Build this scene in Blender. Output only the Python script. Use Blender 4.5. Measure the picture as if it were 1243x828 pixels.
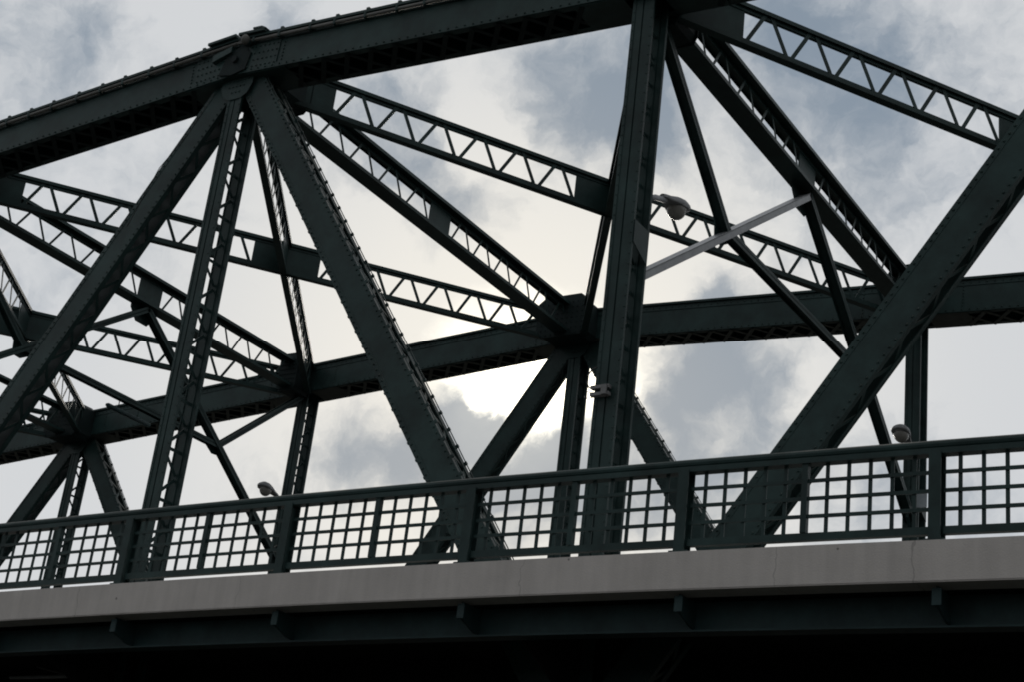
import bpy, math, random
from mathutils import Vector, Matrix
random.seed(7)
R = math.radians
S = bpy.context.scene
COL = S.collection
for o in list(bpy.data.objects): bpy.data.objects.remove(o)

# ------------------------------------------------------------------ camera
CAM = Vector((18.0907, -17.3014, -4.811))
YAW, PITCH, ROLL = 0.6003, 0.3948, 0.1224
FW = Vector((-math.sin(YAW)*math.cos(PITCH), math.cos(YAW)*math.cos(PITCH), math.sin(PITCH)))
RT = Vector((math.cos(YAW), math.sin(YAW), 0))
UP = RT.cross(FW)
R2 = math.cos(ROLL)*RT + math.sin(ROLL)*UP
U2 = -math.sin(ROLL)*RT + math.cos(ROLL)*UP
cd = bpy.data.cameras.new('camera')
cd.sensor_width = 36; cd.lens = 1948.2/1243*36
cd.clip_start = .1; cd.clip_end = 6000
cam = bpy.data.objects.new('camera', cd); COL.objects.link(cam)
cam.matrix_world = Matrix(((R2.x, U2.x, -FW.x, CAM.x), (R2.y, U2.y, -FW.y, CAM.y), (R2.z, U2.z, -FW.z, CAM.z), (0, 0, 0, 1)))
S.camera = cam
S.view_settings.view_transform = 'Standard'; S.view_settings.look = 'None'
S.view_settings.exposure = 0; S.view_settings.gamma = 1
S.view_settings.use_curve_mapping = False
S.cycles.filter_width = 1.9

def ray(px, py):                 # direction in the world of a photo pixel (1243 x 828)
    return (FW + R2*((px-621.5)/1948.2) - U2*((py-414)/1948.2)).normalized()

# ------------------------------------------------------------------ sun and sky
SUND = ray(640, 485)
SUN_EL = math.asin(SUND.z); SUN_AZ = math.atan2(SUND.x, SUND.y)
sd = bpy.data.lights.new('sun', 'SUN'); sd.energy = 1.0; sd.angle = R(12); sd.color = (1, .93, .82)
sun = bpy.data.objects.new('sun', sd); COL.objects.link(sun)
sun.rotation_euler = (-SUND).to_track_quat('-Z', 'Y').to_euler()

W = bpy.data.worlds.new('World'); S.world = W; W.use_nodes = True
nt = W.node_tree; nt.nodes.clear()
def nd(t, **k):
    n = nt.nodes.new(t)
    for a, b in k.items(): setattr(n, a, b)
    return n
def lk(a, b): nt.links.new(a, b)
def math_n(op, a, b=None, clamp=False):
    n = nd('ShaderNodeMath', operation=op, use_clamp=clamp)
    for i, v in enumerate((a, b)):
        if v is None: continue
        if isinstance(v, (int, float)): n.inputs[i].default_value = v
        else: lk(v, n.inputs[i])
    return n.outputs[0]
def sky_map(v, a, b, c, d, smooth=True):
    n = nd('ShaderNodeMapRange', interpolation_type='SMOOTHSTEP' if smooth else 'LINEAR')
    lk(v, n.inputs[0])
    for i, x in enumerate((a, b, c, d)): n.inputs[i+1].default_value = x
    return n.outputs[0]
tc = nd('ShaderNodeTexCoord')
DIR = tc.outputs['Generated']
def sky_noise(vec, scale, detail=6, rough=.55, dist=0.0):
    n = nd('ShaderNodeTexNoise'); n.noise_dimensions = '3D'
    n.inputs['Scale'].default_value = scale; n.inputs['Detail'].default_value = detail
    n.inputs['Roughness'].default_value = rough; n.inputs['Distortion'].default_value = dist
    lk(vec, n.inputs['Vector']); return n
wn = sky_noise(DIR, 9, 6, .6)
wv = nd('ShaderNodeVectorMath', operation='SUBTRACT'); lk(wn.outputs['Color'], wv.inputs[0]); wv.inputs[1].default_value = (.5, .5, .5)
ws = nd('ShaderNodeVectorMath', operation='SCALE'); lk(wv.outputs[0], ws.inputs[0]); ws.inputs['Scale'].default_value = .055
wa = nd('ShaderNodeVectorMath', operation='ADD'); lk(DIR, wa.inputs[0]); lk(ws.outputs[0], wa.inputs[1])
wz = nd('ShaderNodeVectorMath', operation='NORMALIZE'); lk(wa.outputs[0], wz.inputs[0])
wn2 = sky_noise(wz.outputs[0], 34, 6, .6)
wv2 = nd('ShaderNodeVectorMath', operation='SUBTRACT'); lk(wn2.outputs['Color'], wv2.inputs[0]); wv2.inputs[1].default_value = (.5, .5, .5)
ws2 = nd('ShaderNodeVectorMath', operation='SCALE'); lk(wv2.outputs[0], ws2.inputs[0]); ws2.inputs['Scale'].default_value = .030
wa2 = nd('ShaderNodeVectorMath', operation='ADD'); lk(wz.outputs[0], wa2.inputs[0]); lk(ws2.outputs[0], wa2.inputs[1])
WDIR = wa2.outputs[0]
def cloud_at(px, py, rad, amt, vec=None, soft=0.25):     # one bank of cloud: its direction in the sky, its angular radius
    d = ray(px, py)
    n = nd('ShaderNodeVectorMath', operation='DISTANCE'); lk(vec or WDIR, n.inputs[0]); n.inputs[1].default_value = d
    a = rad/1948.2
    return sky_map(n.outputs['Value'], a*soft, a*1.35, amt, 0)
# thickness of the grey-blue underside of the cloud layer
banks = [(725,110,95,.62),(905,470,95,.62),(860,420,45,.3),(800,470,60,.35),(560,515,42,.9),(630,580,62,.75),(520,565,40,.5),(730,590,70,.6),(465,160,75,.5),
         (560,245,70,.5),(1000,60,110,.35),(1060,190,130,.3),(50,60,80,.25),(880,352,36,.5),(465,580,45,.6),(340,20,45,.35),
         (950,20,60,.3),(300,600,50,.15),(120,20,60,.2),(790,140,60,.45),(1100,560,90,.3),(410,560,50,.25),(860,560,70,.45)]
dark = None
for b in banks:
    c = cloud_at(b[0], b[1], b[2]*1.25, b[3]*1.45, None, .05)
    dark = c if dark is None else math_n('ADD', dark, c)
brights = [(868,512,48,.7),(600,160,70,.6),(690,320,90,.6),(400,350,160,.5),(170,600,220,.5),(830,330,70,.3),(850,520,40,.35),(1180,450,120,.6),(545,330,70,.4),(220,60,90,.3),(1010,480,50,.4),(640,465,75,1.0)]
for b in brights:
    dark = math_n('SUBTRACT', dark, cloud_at(*b))
for sc, amp, dt in ((8, 1.45, 8), (21, 1.35, 9), (60, .75, 7)):
    f = sky_noise(WDIR, sc, dt, .58)
    dark = math_n('ADD', dark, math_n('MULTIPLY', math_n('SUBTRACT', f.outputs[0], .5), amp))
dark = sky_map(math_n('ADD', dark, .10), -.12, 1.15, 0, 1)
mx = nd('ShaderNodeMix', data_type='RGBA'); lk(dark, mx.inputs[0])
mx.inputs[6].default_value = (.66, .677, .695, 1); mx.inputs[7].default_value = (.22, .283, .355, 1)
# light of the hidden sun spreading through the layer
sdist = nd('ShaderNodeVectorMath', operation='DISTANCE'); lk(DIR, sdist.inputs[0]); sdist.inputs[1].default_value = SUND
g1 = sky_map(sdist.outputs['Value'], 0, .30, 1, 0)
g2 = cloud_at(640, 474, 112, 1.0, WDIR, .10)
glow = nd('ShaderNodeMix', data_type='RGBA', blend_type='ADD'); glow.inputs[0].default_value = 1
gc = nd('ShaderNodeMix', data_type='RGBA'); lk(math_n('MULTIPLY', g1, math_n('SUBTRACT', 1.0, math_n('MULTIPLY', dark, .85))), gc.inputs[0]); gc.inputs[6].default_value = (0, 0, 0, 1); gc.inputs[7].default_value = (.28, .22, .11, 1)
lk(mx.outputs[2], glow.inputs[6]); lk(gc.outputs[2], glow.inputs[7])
thin = math_n('MULTIPLY', g2, math_n('SUBTRACT', 1.0, math_n('MULTIPLY', dark, .92)))
gc2 = nd('ShaderNodeMix', data_type='RGBA'); lk(thin, gc2.inputs[0]); gc2.inputs[6].default_value = (0, 0, 0, 1); gc2.inputs[7].default_value = (2.6, 2.4, 1.9, 1)
glow2 = nd('ShaderNodeMix', data_type='RGBA', blend_type='ADD'); glow2.inputs[0].default_value = 1
lk(glow.outputs[2], glow2.inputs[6]); lk(gc2.outputs[2], glow2.inputs[7])
dp = nd('ShaderNodeVectorMath', operation='DOT_PRODUCT'); lk(DIR, dp.inputs[0]); dp.inputs[1].default_value = SUND
fall = sky_map(dp.outputs['Value'], -.3, .98, .62, 1.0, False)
fin = nd('ShaderNodeVectorMath', operation='SCALE'); lk(glow2.outputs[2], fin.inputs[0]); lk(fall, fin.inputs['Scale'])
skyt = nd('ShaderNodeTexSky', sky_type='NISHITA'); skyt.sun_disc = False
skyt.sun_elevation = SUN_EL; skyt.sun_rotation = SUN_AZ % (2*math.pi)
bg1 = nd('ShaderNodeBackground'); lk(skyt.outputs[0], bg1.inputs[0]); bg1.inputs[1].default_value = .06
bg2 = nd('ShaderNodeBackground'); lk(fin.outputs[0], bg2.inputs[0]); bg2.inputs[1].default_value = 1
ms = nd('ShaderNodeMixShader'); lk(math_n('SUBTRACT', .97, math_n('MULTIPLY', dark, .08)), ms.inputs[0])
lk(bg1.outputs[0], ms.inputs[1]); lk(bg2.outputs[0], ms.inputs[2])
ow = nd('ShaderNodeOutputWorld'); lk(ms.outputs[0], ow.inputs[0])

# ------------------------------------------------------------------ materials
def mat(name, col, rough=.5, metal=0.0, var=.25, scale=3.0, bump=.0, bscale=40, tint=None, spec=.5):
    m = bpy.data.materials.new(name); m.use_nodes = True
    t = m.node_tree; b = t.nodes['Principled BSDF']
    b.inputs['Roughness'].default_value = rough; b.inputs['Metallic'].default_value = metal
    b.inputs['Specular IOR Level'].default_value = spec
    g = t.nodes.new('ShaderNodeNewGeometry')
    n = t.nodes.new('ShaderNodeTexNoise'); n.inputs['Scale'].default_value = scale; n.inputs['Detail'].default_value = 7; n.inputs['Roughness'].default_value = .65
    t.links.new(g.outputs['Position'], n.inputs['Vector'])
    r = t.nodes.new('ShaderNodeValToRGB'); t.links.new(n.outputs[0], r.inputs[0])
    c2 = tint or tuple(x*(1-var) for x in col); c3 = tuple(min(1, x*(1+var)) for x in col)
    r.color_ramp.elements[0].position = .32; r.color_ramp.elements[1].position = .7
    r.color_ramp.elements[0].color = (*c2, 1); r.color_ramp.elements[1].color = (*c3, 1)
    t.links.new(r.outputs[0], b.inputs['Base Color'])
    if bump:
        n2 = t.nodes.new('ShaderNodeTexNoise'); n2.inputs['Scale'].default_value = bscale; n2.inputs['Detail'].default_value = 5
        t.links.new(g.outputs['Position'], n2.inputs['Vector'])
        bp = t.nodes.new('ShaderNodeBump'); bp.inputs['Strength'].default_value = bump; bp.inputs['Distance'].default_value = .01
        t.links.new(n2.outputs[0], bp.inputs['Height']); t.links.new(bp.outputs[0], b.inputs['Normal'])
    return m
M = {}
M['steel'] = mat('green_bridge_paint', (.021, .043, .041), .45, 0, .42, 1.6, .2, 25, (.013, .026, .025), .2)
M['shaded_steel'] = mat('shaded_green_paint', (.010, .019, .019), .7, 0, .35, 2.5, .2, 25, None, .2)  # steel colour darkened to paint shade onto joint plates and near soffit bars
t = M['steel'].node_tree; b = t.nodes['Principled BSDF']; base = b.inputs['Base Color'].links[0].from_socket
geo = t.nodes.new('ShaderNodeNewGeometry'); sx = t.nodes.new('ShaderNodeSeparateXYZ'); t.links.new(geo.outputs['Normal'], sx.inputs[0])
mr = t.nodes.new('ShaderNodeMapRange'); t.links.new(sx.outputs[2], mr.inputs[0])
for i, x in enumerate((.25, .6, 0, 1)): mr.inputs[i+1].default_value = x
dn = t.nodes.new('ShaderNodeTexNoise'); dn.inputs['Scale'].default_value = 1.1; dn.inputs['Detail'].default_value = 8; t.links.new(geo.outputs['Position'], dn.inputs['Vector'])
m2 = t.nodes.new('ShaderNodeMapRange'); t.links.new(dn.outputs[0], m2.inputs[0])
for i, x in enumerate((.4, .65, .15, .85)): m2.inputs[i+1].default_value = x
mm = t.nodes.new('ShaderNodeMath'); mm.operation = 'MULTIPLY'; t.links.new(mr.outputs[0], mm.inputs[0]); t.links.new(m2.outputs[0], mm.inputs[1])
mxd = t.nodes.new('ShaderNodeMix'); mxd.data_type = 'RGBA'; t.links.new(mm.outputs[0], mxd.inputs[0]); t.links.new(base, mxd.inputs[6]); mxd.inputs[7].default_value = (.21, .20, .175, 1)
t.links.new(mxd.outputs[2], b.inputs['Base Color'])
M['girder'] = mat('green_girder_paint', (.020, .044, .046), .6, 0, .35, 2.0, .2, 20, None, .3)
M['under'] = mat('dark_underside_steel', (.012, .013, .013), .9, 0, .4, 2.0, 0, 20, None, .1)  # even near-black base colour for the steel under the deck
M['lacing'] = mat('bounce_lit_lacing_paint', (.062, .068, .060), .6, 0, .35, 4, .2, 25, None, .25)  # bounce light from the road put into the far soffit colour
M['housing'] = mat('dulled_lamp_metal', (.22, .225, .23), .5, .2, .2, 6)
M['galv'] = mat('grey_lamp_metal', (.30, .31, .32), .45, .2, .15, 6)
M['pipe'] = mat('weathered_conduit', (.10, .10, .09), .6, 0, .3, 5)
M['lens'] = mat('frosted_lamp_glass', (.24, .23, .21), .25, 0, .2, 9)
M['asphalt'] = mat('asphalt', (.045, .045, .047), .9, 0, .25, 6)
M['ground'] = mat('dark_ground', (.035, .037, .03), .95, 0, .4, .4)
M['white'] = mat('pale_painted_metal', (.17, .17, .17), .5, 0, .25, 7)
M['wire'] = mat('black_wire', (.03, .03, .03), .6)
M['sign'] = mat('bare_sign_back', (.30, .33, .35), .4, .4, .15, 6)
# concrete with stains, drips and cracks
m = mat('weathered_concrete', (.51, .475, .445), .85, 0, .09, 1.3, .35, 60); M['conc'] = m
t = m.node_tree; b = t.nodes['Principled BSDF']; base = b.inputs['Base Color'].links[0].from_socket
geo = t.nodes.new('ShaderNodeNewGeometry')
mp = t.nodes.new('ShaderNodeMapping'); mp.inputs['Scale'].default_value = (5.5, 5.5, .5); t.links.new(geo.outputs['Position'], mp.inputs[0])
dn = t.nodes.new('ShaderNodeTexNoise'); dn.inputs['Scale'].default_value = 1.6; dn.inputs['Detail'].default_value = 6; t.links.new(mp.outputs[0], dn.inputs['Vector'])
dr = t.nodes.new('ShaderNodeMapRange'); t.links.new(dn.outputs[0], dr.inputs[0])
for i, x in enumerate((.35, .8, 1.04, .90)): dr.inputs[i+1].default_value = x
cw = t.nodes.new('ShaderNodeTexNoise'); cw.inputs['Scale'].default_value = 5; cw.inputs['Detail'].default_value = 4; t.links.new(geo.outputs['Position'], cw.inputs['Vector'])
sx = t.nodes.new('ShaderNodeSeparateXYZ'); t.links.new(geo.outputs['Position'], sx.inputs[0])
def tm(op, a, bb):
    n = t.nodes.new('ShaderNodeMath'); n.operation = op
    for i, v in enumerate((a, bb)):
        if isinstance(v, (int, float)): n.inputs[i].default_value = v
        else: t.links.new(v, n.inputs[i])
    return n.outputs[0]
xw = tm('ADD', sx.outputs[0], tm('MULTIPLY', tm('SUBTRACT', cw.outputs[0], .5), .16))
crack = None
for cx, wd in ((11.45, .006), (12.92, .008), (8.35, .005), (4.1, .004), (1.2, .005), (-1.9, .006), (14.3, .004)):
    c = tm('LESS_THAN', tm('ABSOLUTE', tm('SUBTRACT', xw, cx), 0), wd)
    crack = c if crack is None else tm('MAXIMUM', crack, c)
sp = t.nodes.new('ShaderNodeTexVoronoi'); sp.inputs['Scale'].default_value = 2.3; t.links.new(geo.outputs['Position'], sp.inputs['Vector'])
spot = tm('LESS_THAN', sp.outputs['Distance'], .045)
mul = tm('MULTIPLY', dr.outputs[0], tm('SUBTRACT', 1, tm('MULTIPLY', crack, .28)))
mul = tm('MULTIPLY', mul, tm('SUBTRACT', 1, tm('MULTIPLY', spot, .55)))
vm = t.nodes.new('ShaderNodeVectorMath'); vm.operation = 'SCALE'; t.links.new(base, vm.inputs[0]); t.links.new(mul, vm.inputs['Scale'])
t.links.new(vm.outputs[0], b.inputs['Base Color'])

# ------------------------------------------------------------------ helpers
WL = {}                                                  # world location of each parent
Y = Vector((0, 1, 0)); Z = Vector((0, 0, 1)); X = Vector((1, 0, 0))
def tag(o, label=None, cat=None, group=None, kind=None):
    if label: o['label'] = label
    if cat: o['category'] = cat
    if group: o['group'] = group
    if kind: o['kind'] = kind
    return o
def place(o, parent, loc, rot=None):
    COL.objects.link(o)
    base = Vector((0, 0, 0))
    if parent is not None:
        o.parent = parent; base = WL[parent.name]
    mloc = Matrix.Translation(loc - base)
    o.matrix_local = mloc @ rot if rot is not None else mloc
    WL[o.name] = Vector(loc)
    return o
def empty(name, loc, label=None, cat=None, group=None):
    o = bpy.data.objects.new(name, None); o.empty_display_size = .2
    place(o, None, Vector(loc)); return tag(o, label, cat, group)
class MB:
    def __init__(s): s.v = []; s.f = []
    def add(s, vs, fs):
        k = len(s.v); s.v += [Vector(q) for q in vs]; s.f += [tuple(i+k for i in f) for f in fs]
    def box(s, o, ax, rg):               # o origin, ax three axes, rg six limits
        a0, a1, b0, b1, c0, c1 = rg
        vs = [o + ax[0]*a + ax[1]*b + ax[2]*c for a in (a0, a1) for b in (b0, b1) for c in (c0, c1)]
        s.add(vs, [(0,1,3,2),(4,6,7,5),(0,4,5,1),(2,3,7,6),(0,2,6,4),(1,5,7,3)])
    def prism(s, o, u, w, pts, h, t0, t1):   # polygon in the u-w plane thickened along h
        n = len(pts)
        vs = [o+u*p[0]+w*p[1]+h*t0 for p in pts] + [o+u*p[0]+w*p[1]+h*t1 for p in pts]
        s.add(vs, [tuple(range(n))[::-1], tuple(range(n, 2*n))] + [(i, (i+1) % n, n+(i+1) % n, n+i) for i in range(n)])
    def tube(s, pts, r, n=8):
        pts = [Vector(p) for p in pts]; k = len(s.v); rs = r if isinstance(r, (list, tuple)) else [r]*len(pts)
        for i, p in enumerate(pts):
            d = (pts[min(i+1, len(pts)-1)] - pts[max(i-1, 0)]).normalized()
            a = d.cross(Z) if abs(d.z) < .95 else d.cross(X); a.normalize(); b = d.cross(a)
            s.v += [p + (a*math.cos(2*math.pi*j/n) + b*math.sin(2*math.pi*j/n))*rs[i] for j in range(n)]
        for i in range(len(pts)-1):
            s.f += [(k+i*n+j, k+i*n+(j+1) % n, k+(i+1)*n+(j+1) % n, k+(i+1)*n+j) for j in range(n)]
        s.f += [tuple(k+j for j in range(n))[::-1], tuple(k+(len(pts)-1)*n+j for j in range(n))]
    def rivet(s, p, nrm, r=.021, h=.018):
        a = nrm.cross(Z) if abs(nrm.z) < .9 else nrm.cross(X); a.normalize(); b = nrm.cross(a)
        k = len(s.v)
        for q, hh in ((1.0, -.002), (.62, h)):
            s.v += [p + nrm*hh + (a*math.cos(j*math.pi/3) + b*math.sin(j*math.pi/3))*r*q for j in range(6)]
        s.f += [(k+j, k+(j+1) % 6, k+6+(j+1) % 6, k+6+j) for j in range(6)] + [tuple(k+6+j for j in range(6))]
    def ell(s, c, ax, rad, zmin=-1, zmax=1, n=16, m=8):     # ellipsoid slice
        k = len(s.v)
        for i in range(m+1):
            z = zmin + (zmax-zmin)*i/m; z = math.sin(z*math.pi/2); q = math.sqrt(max(0, 1-z*z))
            for j in range(n):
                a = 2*math.pi*j/n
                s.v.append(c + ax[0]*rad[0]*q*math.cos(a) + ax[1]*rad[1]*q*math.sin(a) + ax[2]*rad[2]*z)
        for i in range(m):
            s.f += [(k+i*n+j, k+i*n+(j+1) % n, k+(i+1)*n+(j+1) % n, k+(i+1)*n+j) for j in range(n)]
        s.f += [tuple(k+j for j in range(n))[::-1], tuple(k+m*n+j for j in range(n))]
    def build(s, name, m, parent=None, smooth=False, loc=None):
        me = bpy.data.meshes.new(name)
        lo = Vector([min(v[i] for v in s.v) for i in range(3)]); hi = Vector([max(v[i] for v in s.v) for i in range(3)])
        c = loc if loc is not None else (Vector(((lo.x+hi.x)/2, (lo.y+hi.y)/2, lo.z)) if parent is None else (lo+hi)/2)
        me.from_pydata([v-c for v in s.v], [], s.f); me.materials.append(m)
        if smooth:
            for p in me.polygons: p.use_smooth = True
        me.update()
        return place(bpy.data.objects.new(name, me), parent, c)
_unit = {}
def unit_cube(m):
    if m.name not in _unit:
        b = MB(); b.box(Vector(), (X, Y, Z), (-.5, .5, -.5, .5, -.5, .5))
        me = bpy.data.meshes.new('flat_bar'); me.from_pydata(b.v, [], b.f); me.materials.append(m); _unit[m.name] = me
    return _unit[m.name]
def bar(name, m, parent, p0, p1, wdir, w, th):           # a flat bar as its own object, sharing one mesh
    a = p1-p0; L = a.length; a = a/L
    wd = (wdir - a*wdir.dot(a)).normalized(); n = a.cross(wd)
    mt = Matrix((a*L, wd*w, n*th)).transposed().to_4x4()
    return place(bpy.data.objects.new(name, unit_cube(m)), parent, (p0+p1)/2, mt)
def barmb(mb, p0, p1, wdir, w, th):
    a = p1-p0; L = a.length; a = a/L
    wd = (wdir - a*wdir.dot(a)).normalized(); n = a.cross(wd)
    mb.box((p0+p1)/2, (a, wd, n), (-L/2, L/2, -w/2, w/2, -th/2, th/2))

# ------------------------------------------------------------------ dimensions (metres)
L = 8.0; WB = 11.9677; ZB = -1.809
H = {-5: 7.39, -4: 7.906, -3: 8.4234, -2: 8.9412, -1: 9.459, 0: 9.957, 1: 9.4929, 2: 9.0499, 3: 8.60}
HC, BC = .345, .347          # chord half depth, half width
GD, BD = .249, .177          # diagonal half width, half depth
GV, BV = .156, .222          # post half width, half depth
def camber(x): return -.0009*(x-9.08)**2
def node(i, y=0): return Vector((i*L, y, H[i]))

# ------------------------------------------------------------------ the two trusses
budget = {}
def lace(parent, root, segs, w, th, wdir, m):            # lacing bars, single objects up to the limit, joined beyond it
    rest = MB()
    for p0, p1 in segs:
        if budget[root.name] > 0:
            bar('lacing_bar', m, parent, p0, p1, wdir, w, th); budget[root.name] -= 1
        else: barmb(rest, p0, p1, wdir, w, th)
    if rest.v: tag(rest.build('lacing', m, parent), kind='stuff')
def chord(root, i, y0, detail=True):
    a0, a1 = node(i, y0), node(i+1, y0); ax = (a1-a0); ln = ax.length; ax /= ln; n = Vector((-ax.z, 0, ax.x))
    fr = (ax, n, Y); mb = MB()
    for s in (-1, 1):
        lo, hi = sorted((s*BC, s*(BC-.022)))
        mb.box(a0, fr, (0, ln, -HC, HC-.002, lo, hi))                       # web
        lo, hi = sorted((s*(BC-.0225), s*(BC-.11)))
        mb.box(a0, fr, (.003, ln-.003, -HC+.002, -HC+.022, lo, hi))                   # bottom angle
        lo, hi = sorted((s*(BC+.001), s*(BC+.016)))
        mb.box(a0, fr, (.002, ln-.002, HC-.12, HC-.004, lo, hi))                 # top angle leg on the face
        mb.box(a0, fr, (.002, ln-.002, -HC+.004, -HC+.10, lo, hi))               # bottom angle leg on the face
    ch = mb.build('top_chord', M['steel'], root)
    mb = MB(); mb.box(a0, fr, (.0, ln, HC, HC+.05, -BC-.07, BC+.07)); mb.build('cover_plate', M['steel'], ch)
    mb = MB()
    for s in (0, 1):
        q0, q1 = (.3, 1.15) if s == 0 else (ln-1.15, ln-.3)
        mb.box(a0, fr, (q0, q1, -HC-.012, -HC+.001, -BC+.01, BC-.01))
        mb.build('batten_plate', M['steel' if y0 == 0 else 'lacing'], ch); mb = MB()  # far battens take the colour with painted bounce light
    mb = MB()
    for s in (-1, 1):
        k = int(ln/.16)
        for j in range(k):
            for off in (HC-.06, -HC+.05):
                mb.rivet(a0+ax*(j+.5)*ln/k+n*off+Y*s*(BC+.016), Y*s)
        for q in (1.05, ln-1.05):                                           # splice rows
            for j in range(7): mb.rivet(a0+ax*q+n*(-.2+j*.068)+Y*s*BC, Y*s)
    tag(mb.build('rivets', M['steel'], ch), kind='stuff')
    # lattice across the soffit
    k = 12; q0, q1 = 1.0, ln-1.0; st = (q1-q0)/k; e = BC-.04; segs = []
    for j in range(k):
        for s in (-1, 1):
            off = n*(-HC-.006 if s > 0 else -HC-.018)
            segs.append((a0+ax*(q0+j*st)+Y*(-s*e)+off, a0+ax*(q0+(j+1)*st)+Y*(s*e)+off))
    lace(ch, root, segs, .085, .011, ax, M['shaded_steel'] if y0 == 0 else M['lacing'])  # near bars painted as shaded, far bars painted as lit from the road
    return ch
def box_member(root, name, p0, p1, g, b, lst, rails=False, riv=True):
    ax = p1-p0; ln = ax.length; ax /= ln; n = Vector((-ax.z, 0, ax.x))
    if n.z < 0: n = -n
    fr = (ax, n, Y); mb = MB()
    for s in (-1, 1):
        lo, hi = sorted((s*b, s*(b-.02))); mb.box(p0, fr, (0, ln, -g, g, lo, hi))
        for e in (-1, 1):
            lo, hi = sorted((s*(b-.0205), s*(b-.085))); l2, h2 = sorted((e*(g-.001), e*(g-.018)))
            mb.box(p0, fr, (.002, ln-.002, l2, h2, lo, hi))
            lo, hi = sorted((s*(b+.0005), s*(b+.006))); l2, h2 = sorted((e*(g+.001), e*(g-.085)))
            mb.box(p0, fr, (.002, ln-.002, l2, h2, lo, hi))                  # angle leg riveted on the face
    d = mb.build(name, M['steel'], root)
    if riv:
        mb = MB(); k = int(ln/.115)
        for j in range(k):
            for e in (-1, 1):
                for s in (-1, 1):
                    mb.rivet(p0+ax*(j+.5)*ln/k+n*e*(g-.042)+Y*s*(b+.006), Y*s)
        tag(mb.build('rivets', M['steel'], d), kind='stuff')
    if rails:                                            # lattice edge standing proud along the upper side
        mb = MB()
        for s in (-1, 1):
            lo, hi = sorted((s*b, s*(b-.016))); mb.box(p0, fr, (.3, ln-.5, g+.022, g+.034, lo, hi))
            for j in range(int((ln-.8)/.33)):
                mb.box(p0, fr, (.34+j*.33, .39+j*.33, g+.001, g+.044, *sorted((s*(b+.004), s*(b-.02)))))
                mb.box(p0, fr, (.34+j*.33, .38+j*.33, -g-.014, -g-.001, *sorted((s*(b+.004), s*(b-.02)))))
        mb.build('lattice_edge', M['steel'], d)
    segs = []; k = int(ln/lst); st = ln/k; e2 = b-.03
    for e in (1, -1):
        for j in range(k):
            s = 1 if j % 2 else -1
            segs.append((p0+ax*j*st+Y*(-s*e2)+n*e*(g-.026), p0+ax*(j+1)*st+Y*(s*e2)+n*e*(g-.026)))
        # small rivet heads where the bars land
    lace(d, root, segs, .055, .010, ax, M['steel'])
    return d
def post(root, i, y0, g):
    zb, zt = ZB, H[i]-.1; x0 = i*L; mb = MB(); o = Vector((x0, y0, 0)); fr = (Z, X, Y)
    for s in (-1, 1):
        for e in (-1, 1):                                                   # web in two halves with a seam between
            lo, hi = sorted((s*BV, s*(BV-.02))); l2, h2 = sorted((e*g, e*.012)); mb.box(o, fr, (zb, zt, l2, h2, lo, hi))
            lo, hi = sorted((s*(BV-.0205), s*(BV-.036))); l2, h2 = sorted((e*(g-.001), e*(g-.02))); mb.box(o, fr, (zb, zt, l2, h2, lo, hi))
            lo, hi = sorted((s*(BV+.0005), s*(BV+.010))); l2, h2 = sorted((e*(g+.001), e*(g-.05))); mb.box(o, fr, (zb, zt, l2, h2, lo, hi))
        lo, hi = sorted((s*(BV-.021), s*(BV-.035))); mb.box(o, fr, (zb, zt, -.06, .06, lo, hi))
    d = mb.build('vertical_post', M['steel'], root)
    segs = []; st = .42; k = int((zt-zb)/st); e2 = BV-.045
    for j in range(4, k):
        q = 1 if j % 2 else -1; z = zb+j*st
        segs.append((Vector((x0, y0-q*e2, z+.03)), Vector((x0, y0+q*e2, z+st-.03))))
        if j % 2: segs.append((Vector((x0+.012, y0-BV+.036, z)), Vector((x0+.012, y0+BV-.036, z))))
    lace(d, root, segs, .055, .009, Z, M['steel'])
    if y0 == 0:
        mb = MB(); kk = int((zt-zb)/.16)
        for j in range(kk):
            for e in (-1, 1): mb.rivet(Vector((x0+e*(g-.028), -BV-.010, zb+j*.16)), -Y, .014, .01)
        tag(mb.build('rivets', M['steel'], d), kind='stuff')
    return d
def gusset(root, i, y0, big):
    x0, h = i*L, H[i]; zc = h
    if not big: return
    for s in (-1, 1):
        mb = MB()
        pts = [(-.34, HC-.05), (.34, HC-.05), (.36, -HC-.16), (.27, -HC-.34), (.14, -HC-.42), (-.14, -HC-.42), (-.27, -HC-.34), (-.36, -HC-.16)]
        yy = BV+.011
        lo, hi = sorted((s*yy, s*(yy+.012)))
        mb.prism(Vector((x0, y0, h)), X, Z, pts, Y, lo, hi)
        gp = mb.build('gusset_plate', M['steel'], root)
        mb = MB()
        for a in range(-3, 4):
            for q in range(3):
                if abs(a) < 3.5-q*.8: mb.rivet(Vector((x0+a*.085, y0+s*(yy+.012), h-HC-.05-q*.115)), Y*s)
        tag(mb.build('rivets', M['steel'], gp), kind='stuff')
def truss(y0, label, mids, lo, hi, order):
    root = empty('bridge_truss', (0, y0, -1.8), label, 'bridge truss', 'pair of trusses carrying the bridge')
    budget[root.name] = 299
    for kind, k in order:
        if kind == 'c': chord(root, k, y0)
        elif kind == 'v': post(root, k, y0, .176 if (k == 1 and y0 == 0) else GV)
        elif kind == 'd':
            it, ib = k
            a, c = node(it, y0), Vector((ib*L, y0, ZB)); box_member(root, 'diagonal', c, a + (c-a).normalized()*.15, GD, BD, .38, ib > it)
    for i in range(lo, hi+1): gusset(root, i, y0, i % 2 == 0)
    # bottom chord (below the deck)
    mb = MB()
    for s in (-1, 1): mb.box(Vector((0, y0, ZB)), (X, Z, Y), (lo*L, hi*L, -.3, .3, s*BC-.011, s*BC+.011))
    mb.box(Vector((0, y0, ZB)), (X, Z, Y), (lo*L, hi*L, .301, .32, -BC-.02, BC+.02)); mb.build('bottom_chord', M['under'], root)
    return root
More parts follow.
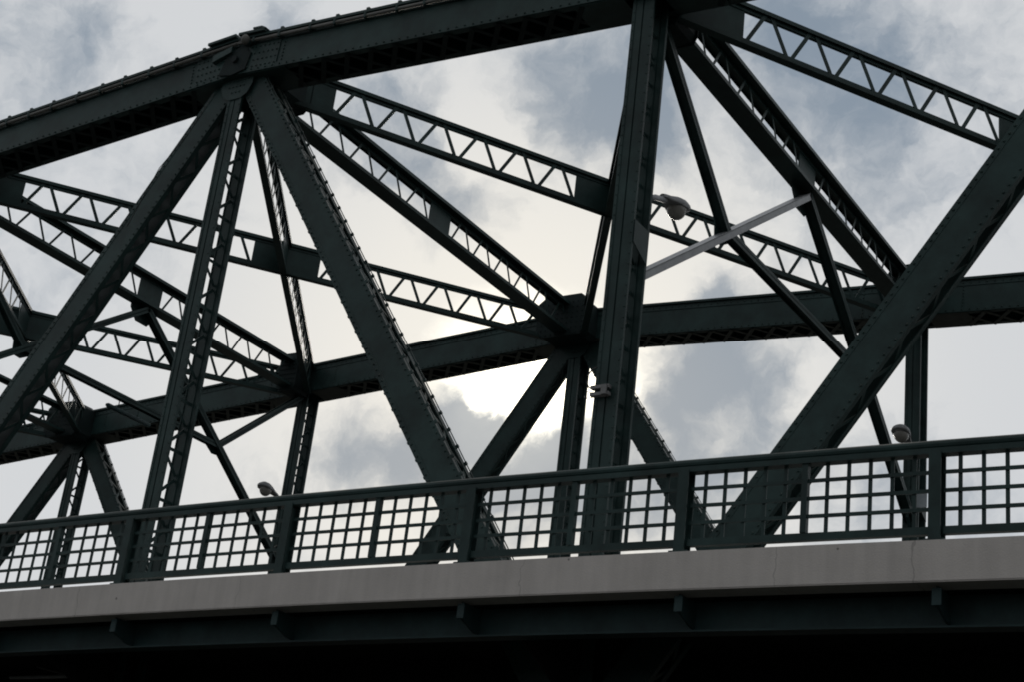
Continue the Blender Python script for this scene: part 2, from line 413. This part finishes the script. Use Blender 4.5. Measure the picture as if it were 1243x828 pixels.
near = truss(0.0, 'near riveted dark green truss, standing right behind the railing', None, -4, 3,
    [('d',(0,-1)),('d',(0,1)),('d',(2,1)),('c',-1),('c',0),('v',0),('v',1),('c',-2),('c',1),('v',-1),('v',2),('d',(-2,-1)),('d',(2,3)),('c',-3),('c',2),('d',(-2,-3)),('v',-2),('v',-3),('c',-4),('v',3),('v',-4),('d',(-4,-3))])
far = truss(WB, 'far riveted dark green truss, beyond the cross braces', None, -5, 3,
    [('c',0),('c',-1),('c',1),('c',-2),('d',(0,1)),('d',(-2,-1)),('v',-1),('v',-2),('c',-3),('d',(0,-1)),('v',0),('v',1),('d',(-2,-3)),('c',2),('v',-3),('v',2),('d',(2,1)),('d',(2,3)),('c',-4),('c',-5),('d',(-4,-3)),('d',(-4,-5)),('v',-4),('v',3)])

# peak joint of the near truss: pins, cover, clamps
def near_part(mb, name, mt='steel', smooth=False): return mb.build(name, M[mt], near, smooth)
for sx_ in (-1, 1):
    i0, i1 = (0, sx_); a0, a1 = node(0), node(i1); ax = (a1-a0).normalized(); n = Vector((-ax.z, 0, ax.x)) if ax.x > 0 else Vector((ax.z, 0, -ax.x))
    mb = MB(); mb.box(a0, (ax, n, Y), (.0 if sx_ > 0 else .012, .60 if sx_ > 0 else .66, HC+.051, HC+.10, -BC-.13, BC+.10)); near_part(mb, 'joint_cover')
    mb = MB(); mb.box(a0, (ax, n, Y), (.05, .95, -HC+.03, HC-.125, -BC-.018, -BC-.001)); sp_ = near_part(mb, 'splice_plate')
    mb = MB()
    for a in range(9):
        for q in range(4): mb.rivet(a0+ax*(.1+a*.1)+n*(-.24+q*.13)-Y*(BC+.018), -Y)
    tag(mb.build('rivets', M['steel'], sp_), kind='stuff')
mb = MB(); mb.tube([(0, -BC-.10, H[0]-.06), (0, -BC-.02, H[0]-.06)], .065, 10); near_part(mb, 'pin', 'shaded_steel')
mb = MB(); mb.prism(node(0), X, Z, [(-.34, -.30), (-.05, -.36), (.26, -.30), (.33, .02), (.12, .22), (-.22, .1)], Y, -BC-.05, -BC-.0185); near_part(mb, 'pin_plate', 'shaded_steel')
mb = MB(); mb.prism(node(0), X, Z, [(-.52, -.02), (-.10, .10), (-.10, .22), (-.52, .12)], Y, -BC-.10, -BC-.019); near_part(mb, 'bracket')
mb = MB(); mb.prism(node(0), X, Z, [(.36, .47), (.56, .455), (.66, .40), (.62, .38), (.54, .42), (.36, .435)], Y, -BC-.14, BC); near_part(mb, 'bracket')

# conduit along the outer face of the near chord, with clamps
cond = empty('conduit', (0, -BC-.1, 0), 'thin grey pipe clamped along the top edge of the near top chord', 'pipe')
for i in (-4, -3, -2, -1, 0, 1, 2):
    a0, a1 = node(i), node(i+1); d = (a1-a0).normalized(); n = Vector((-d.z, 0, d.x)); o = n*(HC-.085)-Y*(BC+.075)
    mb = MB(); mb.tube([a0+o, a1+o], .032, 8); mb.build('pipe', M['pipe'], cond, True)
    mb = MB()
    for j in range(12):
        q = .35+j*.62+random.uniform(-.05, .05)
        mb.box(a0+d*q, (d, n, Y), (-.03, .03, HC+.051, HC+.09, -BC-.068, -BC-.02))
        mb.box(a0+d*q, (d, n, Y), (-.02, .02, HC-.13, HC-.04, -BC-.112, -BC-.0165))
    tag(mb.build('clamps', M['steel'], cond), kind='stuff')

# ------------------------------------------------------------------ lattice struts and laterals over the road
def t_chord(mb, p0, p1, fw, st, th, up):              # two angles back to back: flange and stem
    ax = p1-p0; ln = ax.length; ax /= ln; side = ax.cross(Z).normalized(); n = side.cross(ax)
    s = 1 if up else -1
    lo, hi = sorted((0, s*th)); mb.box(p0, (ax, side, n), (0, ln, -fw/2, fw/2, lo, hi))
    lo, hi = sorted((s*th, s*st)); mb.box(p0, (ax, side, n), (.002, ln-.002, -.028, .028, lo, hi))
    lo, hi = sorted((s*th*1.02, s*st*.55))
    for e in (-1, 1):
        l2, h2 = sorted((e*fw/2, e*(fw/2-.016))); mb.box(p0, (ax, side, n), (.003, ln-.003, l2, h2, lo, hi))
def lattice(name, label, cat, grp, p0, p1, fw, nper, ends, mid, dz, lipdrop=0.0, bw=.07, ende=.35):
    root = empty(name, (p0+p1)/2, label, cat, grp)
    top0, top1 = p0+Z*(HC-.005+dz), p1+Z*(HC-.005+dz); bot0, bot1 = p0-Z*(HC+.05-dz), p1-Z*(HC+.05-dz)
    mb = MB(); t_chord(mb, top0, top1, fw, .125, .03, False); mb.build('upper_chord', M['steel'], root)
    mb = MB(); t_chord(mb, bot0, bot1, fw, .125, .03, True); mb.build('lower_chord', M['steel'], root)
    ax = (p1-p0); ln = ax.length; ax /= ln; side = ax.cross(Z).normalized()
    def at(q, hi): return (top0+(top1-top0)*q/ln - Z*.06) if hi else (bot0+(bot1-bot0)*q/ln + Z*.06)
    # gusset plates at the ends and at the middle
    def plate(q0, q1, drop=0.0, off=0.0):
        a, b_, c, d = at(q0, True), at(q1, True), at(q1, False), at(q0, False)
        m_ = (c+d)/2 - Z*drop; mm = (a+b_)/2 + Z*min(drop, .12)
        pts = [a, mm, b_, c, m_, d] if drop else [a, b_, c, d]
        mb = MB(); k = len(pts); h = .012
        mb.add([p+side*(h+off) for p in pts]+[p-side*(h-off) for p in pts], [tuple(range(k)), tuple(range(k, 2*k))[::-1]]+[(i, k+i, k+(i+1) % k, (i+1) % k) for i in range(k)])
        mb.build('gusset_plate', M['steel'], root)
    plate(.0, ends); plate(ln-ende, ln); plate(ln/2-mid, ln/2+mid, lipdrop)
    for q0, q1 in ((ends, ln/2-mid), (ln/2+mid, ln-ende)):
        k = max(1, round((q1-q0)/(ln-ende-ends-2*mid)*nper)); st = (q1-q0)/k
        for j in range(k):
            a = q0+j*st
            bar('lacing_bar', M['steel'], root, at(a+st*.04, False)+side*.036, at(a+st*.44, True)+side*.036, ax, bw, .012)
            bar('lacing_bar', M['steel'], root, at(a+st*.58, True)+side*.036, at(a+st*.96, False)+side*.036, ax, bw, .012)
    return root
e_ = BC+.012
STR = {-3: 'farthest lattice strut at the left, crossing low beside the far left joint',
       -2: 'lattice strut ending on the far left joint, mostly behind the leftmost thick diagonal',
       -1: 'lattice strut at left with a square plate, ending on the slim far post',
       0: 'lattice strut falling from the peak joint to the far joint before the sun',
       1: 'lattice strut at upper right, crossing over the pale sloping brace',
       2: 'rightmost lattice strut, past the thick rising diagonal'}
for i in range(-3, 3):
    lattice('lattice_strut', STR[i], 'strut', 'lattice struts across the top of the bridge', node(i)+Y*e_, node(i, WB)-Y*e_, .36, 11, .6, .36, .004*(i % 2), .0, .05)
for tr, yy, s in ((far, WB-BC, -1), (near, BC, 1)):
    for i in (-3, -2, -1, 0, 1, 2):
        hw = .66 if i % 2 == 0 else .30
        for (y0_, y1_, k_) in ((.60, .62, 1.0), (.02, .595, .9)):
            pts = [(-hw*k_, -HC-.02), (-hw*k_*.8, -HC-.16*k_), (hw*k_*.8, -HC-.16*k_), (hw*k_, -HC-.02), (hw*k_, HC+.02), (hw*k_*.7, HC+.17*k_), (-hw*k_*.7, HC+.17*k_), (-hw*k_, HC+.02)]
            lo, hi = sorted((s*y0_, s*y1_)); mb = MB(); mb.prism(Vector((i*L, yy, H[i])), X, Z, pts, Y, lo, hi); jp = mb.build('joint_plate', M['shaded_steel'], tr)  # shade of the recessed joint is in the plate colour
            if y0_ > .5:
                mb = MB()
                for a_ in range(-4, 5):
                    for q_ in range(7): mb.rivet(Vector((i*L+a_*hw*.2, yy+s*.62, H[i]-.45+q_*.13)), Y*s)
                tag(mb.build('rivets', M['shaded_steel'], jp), kind='stuff')
LAT = {(-4, 1): 'lattice brace at the far left edge, running in behind the lowest joint',
       (-4, -1): 'lattice brace at the far left edge, partly seen through the joint plates',
       (-3, 1): 'lattice brace at lower left, running to the far left joint',
       (-3, -1): 'lattice brace at far left, thin zigzag seen beside the leftmost thick diagonal',
       (-2, 1): 'low lattice brace at left, passing behind the laced post to the slim far post',
       (-2, -1): 'steep narrow lattice brace at the far left edge with a dark crossing plate',
       (-1, 1): 'long lattice brace with a wide dark plate left of the long falling diagonal',
       (-1, -1): 'steep brace from the peak joint down to the slim far post left of centre',
       (0, 1): 'long lattice brace from the peak joint past the street lamp to the right',
       (0, -1): 'steep brace just left of the tall central post, ending on the sunlit far joint',
       (1, 1): 'topmost lattice brace at the upper right against open cloud',
       (1, -1): 'lattice brace off to the right behind the thick rising diagonal'}
for i in range(-4, 2):
    for s in (1, -1):
        p0, p1 = (node(i), node(i+1, WB)) if s > 0 else (node(i+1), node(i, WB))
        d = (p1-p0); d.z = 0; d.normalize(); k = e_/abs(d.y); f = (p1-p0)/abs((p1-p0).y)
        lattice('lateral_brace', LAT[(i, s)], 'brace', 'crossed lattice braces over the road', p0+f*e_, p1-f*e_, .15, 13, 1.15, .75, -.012 if s > 0 else -.026, .10, .066)

# ------------------------------------------------------------------ sway frames under every second strut
def channel(mb, p0, p1, w, dp, wdir, down):
    ax = p1-p0; ln = ax.length; ax /= ln; wd = (wdir-ax*wdir.dot(ax)).normalized(); n = ax.cross(wd)
    mb.box(p0, (ax, wd, n), (0, ln, -w/2, w/2, -.008, .008))
    for e in (-1, 1):
        l2, h2 = sorted((e*w/2, e*(w/2-.016))); sg_ = -1 if n.z > 0 else 1; lo, hi = sorted((-sg_*.0, sg_*dp)) if down else (-dp*.6, dp*.6); mb.box(p0, (ax, wd, n), (.002, ln-.002, l2, h2, lo, hi))
SW = {-3: 'sway brace at the far left edge, an A shape under the lattice strut',
      -1: 'sway brace at left, slim A shape behind the leftmost thick diagonal and laced post',
      1: 'sway brace at right whose pale sloping strut meets the tall central post'}
for i in (-3, -1, 1):
    x0 = i*L; root = empty('sway_brace', (x0, WB/2, H[i]-5), SW[i], 'brace', 'sway braces between the posts')
    zm = H[i]-HC-.10; zl = H[i]-4.68
    Mp = Vector((x0, WB/2, zm)); N2 = Vector((x0, BV, zl)); F2 = Vector((x0, WB-BV, zl)); N1 = Vector((x0, BV+.1, H[i]-HC-.1)); F1 = Vector((x0, WB-BV-.1, H[i]-HC-.1))
    P1 = Mp.lerp(N2, .53); P2 = Mp.lerp(F2, .53)
    for (a, b_, w) in ((N2, Mp, .20), (F2, Mp, .20), (N1, P1, .17), (F1, P2, .17), (P1, P2, .15)):
        pale = i == 1 and a is N2
        mb = MB(); channel(mb, a, b_, w, .11, X, pale); bm_ = mb.build('brace_member', M['galv' if pale else 'steel'], root)
        if pale: bm_['label'] = 'pale grey sloping strut'
    mb = MB(); mb.prism(Mp, Y, Z, [(-.42, .12), (.42, .12), (.40, -.08), (.18, -.34), (-.18, -.34), (-.40, -.08)], X, -.095, -.078); mb.build('gusset_plate', M['steel'], root)
    for P_, s in ((P1, 1), (P2, -1)):
        mb = MB(); mb.prism(P_, Y, Z, [(-.22*s, .14), (0, .22), (.18*s, .2), (.30*s, .06), (.28*s, -.06), (.05*s, -.2), (-.18*s, -.18)], X, -.095, -.078); mb.build('gusset_plate', M['steel'], root)
    gp_ = .176 if i == 1 else GV
    for yc, s, g_ in ((0, 1, gp_), (WB, -1, GV)):
        mb = MB(); mb.prism(Vector((x0, yc, zl)), Y, Z, [(-BV+.01, .62), (BV-.01, .62), (BV-.01, .1), (-BV+.01, .28)], X, g_+.002, g_+.014); mb.build('batten_plate', M['steel'], root)
        mb = MB(); mb.prism(Vector((x0, yc, zl)), Y, Z, [(s*(BV+.011), .35), (s*(BV+.18), .22), (s*(BV+.18), .02), (s*(BV+.011), -.16)], X, -.03, .03); mb.build('gusset_plate', M['steel'], root)

# ------------------------------------------------------------------ street lamps on the posts
def street_lamp(i, y0, s, label):
    x0 = i*L; zb = 6.0
    root = empty('street_lamp', (x0, y0+s*BV, zb), label, 'street lamp', 'street lamps on the posts')
    p = Vector((x0+.1, y0+s*(BV+.01), zb))
    mb = MB(); mb.box(p, (X, Y, Z), (-.07, .07, -.012, .012, -.14, .14)); mb.build('base_plate', M['steel'], root)
    mb = MB(); mb.tube([p, p+Y*s*.2+Z*.12, p+Y*s*.5+Z*.23], .045, 10); mb.build('arm', M['galv'], root, True)
    c = p+Y*s*.78+Z*.30; u = (Y*s*1+Z*.10).normalized(); w = u.cross(X)*(1 if s > 0 else 1); w = w if w.z > 0 else -w
    mb = MB()
    n = 16; rings = []
    for q, rx, rz, dz in ((-.46, .06, .06, -.03), (-.38, .085, .075, -.02), (-.2, .12, .10, -.01), (0, .19, .15, 0), (.15, .215, .165, 0), (.28, .20, .145, 0), (.37, .13, .085, 0), (.405, .03, .02, 0)):
        q, rx, rz, dz = (v_*.82 for v_ in (q, rx, rz, dz)); rings.append([c+u*q+X*rx*math.cos(2*math.pi*j/n)+w*(dz+rz*max(math.sin(2*math.pi*j/n), -.28)) for j in range(n)])
    for r_ in rings: mb.v += r_
    for a in range(len(rings)-1): mb.f += [(a*n+j, a*n+(j+1) % n, (a+1)*n+(j+1) % n, (a+1)*n+j) for j in range(n)]
    mb.f += [tuple(range(n)), tuple((len(rings)-1)*n+j for j in range(n))]
    mb.build('housing', M['housing'], root, True)
    mb = MB(); mb.ell(c+u*.09-w*.02, (u, X, w), (.165, .15, .185), -1, .1, 18, 8); mb.build('lens', M['lens'], root, True)
    mb = MB(); mb.tube([c+u*.09-w*.022+(u*.175*math.cos(a*math.pi/9)+X*.158*math.sin(a*math.pi/9)) for a in range(19)], .014, 6); mb.build('rim', M['galv'], root, True)
    return root
street_lamp(1, 0, 1, 'grey street lamp on the tall central post, globe hanging against open sky')
street_lamp(1, WB, -1, 'street lamp peeking over the railing at the right beside the far post')
street_lamp(-1, WB, -1, 'small street lamp peeking over the railing left of centre')

# ------------------------------------------------------------------ deck edge
XA, XB = -34.0, 26.0
def strip(name, m, parent, y0, y1, z0, z1, step=2.0, smooth=False):     # a beam that follows the camber of the deck
    mb = MB(); n = int((XB-XA)/step)
    for k in range(n+1):
        x = XA+k*step; c = camber(x); mb.v += [Vector((x, y0, c+z0)), Vector((x, y1, c+z0)), Vector((x, y1, c+z1)), Vector((x, y0, c+z1))]
    for k in range(n):
        a, b_ = 4*k, 4*k+4; mb.f += [(a, b_, b_+1, a+1), (a+1, b_+1, b_+2, a+2), (a+2, b_+2, b_+3, a+3), (a+3, b_+3, b_, a)]
    mb.f += [(3, 2, 1, 0), (4*n, 4*n+1, 4*n+2, 4*n+3)]
    return mb.build(name, m, parent)
para = empty('concrete_parapet', (0, -2.2, -.45), 'long pale weathered concrete edge beam under the railing', 'parapet')
strip('edge_beam', M['conc'], para, -2.313, -1.95, -.449, -.035)
strip('drip_edge', M['conc'], para, -2.306, -2.25, -.462, -.4495)
gir = empty('fascia_girder', (0, -1.75, -.75), 'dark green steel girder with small brackets under the concrete edge', 'girder')
strip('web', M['girder'], gir, -1.76, -1.735, -.78, -.452)
strip('bottom_flange', M['girder'], gir, -1.86, -1.64, -.80, -.7805)
for k in range(-8, 5):
    x = 13.117+2.8155*k; c = camber(x)
    mb = MB(); o = Vector((x, 0, c))
    mb.prism(o, Y, Z, [(-2.16, -.464), (-1.765, -.464), (-1.765, -.76), (-1.90, -.75), (-2.16, -.66)], X, -.012, .012)
    mb.box(o, (X, Y, Z), (-.048, .048, -2.185, -2.1605, -.66, -.49))
    mb.build('bracket', M['girder'], gir)
# sidewalk and road
dk = strip('road_deck', M['under'], None, -1.72, WB+2.2, -.44, -.20); tag(dk, kind='structure')
rd = strip('road', M['asphalt'], None, 0.6, WB-.6, -.196, -.14); tag(rd, kind='structure')
sw_ = strip('pavement', M['conc'], None, -1.94, -.5, -.196, -.06); tag(sw_, kind='structure')
under = empty('floor_framing', (0, WB/2, -1.6), 'near-black steel floor beams and stringers in the dark under the deck', 'floor beams')
for i in range(-4, 4):
    mb = MB(); o = Vector((i*L, 0, camber(i*L)))
    mb.prism(o, Y, Z, [(-1.73, -.442), (WB+1.9, -.442), (WB+1.9, -.75), (WB, -1.45), (0, -1.45), (-1.73, -.75)], X, -.012, .012)
    mb.box(o, (X, Y, Z), (-.16, .16, 0, WB, -1.48, -1.4505)); mb.build('floor_beam', M['under'], under)
for k in range(8):
    y = .9+k*1.45; strip('stringer', M['under'], under, y-.012, y+.012, -.9, -.442, 4.0)
pc = empty('utility_pipe', (-1.4, .05, -.8), 'thin pale pipe in the dark under the deck at lower left', 'pipe')
mb = MB(); mb.tube([(-2.6, .05, -.80), (-.42, .05, -.785)], .028, 8); mb.build('pipe', M['galv'], pc, True)
mb = MB(); mb.tube([(-2.06, .06, -.63), (-1.1, .06, -.81)], .014, 6); mb.build('hanger', M['pipe'], pc, True)

# ------------------------------------------------------------------ railing
rail = empty('railing', (0, -2.2, 0), 'dark green steel railing of square grid panels along the concrete edge', 'railing')
X0, SP, YR = 13.117, 2.8155, -2.2
def seg(mb, xa, xb, y0, y1, z0, z1):                 # straight piece between two posts, on the camber line
    a, b_ = Vector((xa, YR, camber(xa))), Vector((xb, YR, camber(xb))); ax = b_-a; ln = ax.length; ax /= ln
    mb.box(a, (ax, Y, Z), (0, ln, y0, y1, z0, z1))
rivp = MB()
for k in range(-13, 5):
    xa, xb = X0+SP*k, X0+SP*(k+1); c = camber(xa)
    mb = MB(); o = Vector((xa, YR, c))
    mb.box(o, (X, Y, Z), (-.064, .064, -.085, -.073, -.033, .905)); mb.box(o, (X, Y, Z), (-.064, .064, .073, .085, -.033, .905)); mb.box(o, (X, Y, Z), (-.008, .008, -.0725, .0725, -.033, .905))
    mb.box(o, (X, Y, Z), (-.11, .11, -.10, .10, -.034, -.016)); mb.build('post', M['steel'], rail)
    mb = MB(); a, b_ = Vector((xa, YR, camber(xa)+.995)), Vector((xb, YR, camber(xb)+.995)); mb.tube([a, b_], .052, 12)
    mb.box(a, ((b_-a).normalized(), Y, Z), (0, (b_-a).length, -.03, .03, -.055, -.02))
    seg(mb, xa, xb, -.065, .065, .885, .945); mb.build('top_rail', M['steel'], rail)
    mb = MB(); seg(mb, xa+.077, xb-.077, -.035, .035, .045, .125); mb.build('bottom_rail', M['steel'], rail)
    for z in (.31, .505, .70):
        mb = MB(); seg(mb, xa+.077, xb-.077, -.018, .0, z-.02, z+.02); mb.build('cross_bar', M['steel'], rail)
    for j in range(1, 12):
        x = xa+SP*j/12; cc = camber(x); o = Vector((x, YR, cc))
        if j == 6: mb = MB(); mb.box(o, (X, Y, Z), (-.033, .033, -.045, .03, .126, .884)); mb.build('mid_post', M['steel'], rail)
        else: bar('upright_bar', M['steel'], rail, o+Z*.12+Y*.010, o+Z*.89+Y*.010, X, .040, .018)

# ------------------------------------------------------------------ small things
mb = MB(); o = Vector((7.95, -BV-.012, 2.80))
cl = empty('cable_clamp', (8, -BV, 2.9), 'pale clamp with two flat straps around the tall central post', 'clamp')
for dz in (0, .10):
    mb = MB(); mb.box(o+Z*dz, (X, Y, Z), (-.15, .13, -.08, -.004, 0, .045)); mb.build('strap', M['white'], cl)
mb = MB(); mb.box(o, (X, Y, Z), (.03, .11, -.11, -.081, .0, .135)); mb.build('block', M['white'], cl)
mb = MB()
mb.tube([(7.83, -.235, 3.24), (7.76, -.235, 3.22), (7.70, -.235, 3.14), (7.69, -.235, 3.04), (7.73, -.235, 2.96), (7.80, -.235, 2.92), (7.86, -.235, 2.91)], .010, 6)
mb.tube([(7.86, -.24, 2.87), (7.76, -.235, 2.88), (7.68, -.2, 2.92), (7.62, -.1, 2.98)], .006, 6)
mb.tube([(7.86, -.24, 2.82), (7.75, -.235, 2.80), (7.66, -.2, 2.83), (7.60, -.1, 2.90)], .006, 6)
tag(mb.build('cable', M['wire'], None, True), 'thin looped wires beside the pale clamp on the tall post', 'wires')
mb = MB(); mb.tube([(-.35, -.4, 9.3), (-.75, -.4, 8.6), (-1.3, -.4, 8.0), (-1.9, -.3, 7.0)], .007, 5)
tag(mb.build('wire', M['wire'], None, True), 'thin loose wire hanging under the near top chord at upper left', 'wire')
# round beacon fixture on the peak joint
bc = empty('beacon_lamp', (.26, -BC-.05, H[0]+.2), 'small round lamp fixture on the peak joint of the near chord', 'lamp')
mb = MB(); c = Vector((.26, -BC-.17, H[0]+.22)); mb.tube([c, c-Y*.0+Y*.12], .06, 10); mb.build('socket', M['steel'], bc)
mb = MB(); mb.ell(c, (X, Y, Z), (.08, .08, .095), -1, 1, 14, 8); mb.build('globe', M['pipe'], bc, True)
# capped tube under the left sway brace
cp = empty('capped_tube', (-8, 5.2, 6.0), 'round capped tube hanging beside the left sway brace, over the far chord', 'tube')
zs = H[-1]-HC-.10+(H[-1]-4.68-(H[-1]-HC-.10))*.55
mb = MB(); mb.tube([(-8.0, 5.45, zs-.22), (-8.0, 5.5, zs-.22), (-8.0, 6.8, zs-.22)], [.03, .055, .055], 12); mb.build('tube', M['girder'], cp, True)
for y in (5.8, 6.4):
    mb = MB(); mb.tube([(-8, y, zs-.17), (-8, y, zs-.01)], .012, 6); mb.build('hanger', M['steel'], cp, True)
# small bare sign back on the far right post
sg = MB(); sg.box(Vector((8.28, WB-.5, 5.15)), (X, Y, Z), (-.14, .14, -.006, .006, -.17, .17))
sgr = empty('sign', (8.2, WB-.3, 5.0), 'small bare sign plate fixed to the far right post behind the railing', 'sign')
sg.build('plate', M['sign'], sgr); mb = MB(); mb.box(Vector((8.2, WB-.36, 5.15)), (X, Y, Z), (-.02, .02, -.13, .13, -.03, .03)); mb.build('bracket', M['steel'], sgr)

# ------------------------------------------------------------------ ground
mb = MB(); mb.add([(-3000, -3000, -6.5), (3000, -3000, -6.5), (3000, 3000, -6.5), (-3000, 3000, -6.5)], [(0, 1, 2, 3)])
tag(mb.build('ground', M['ground'], None), kind='structure')
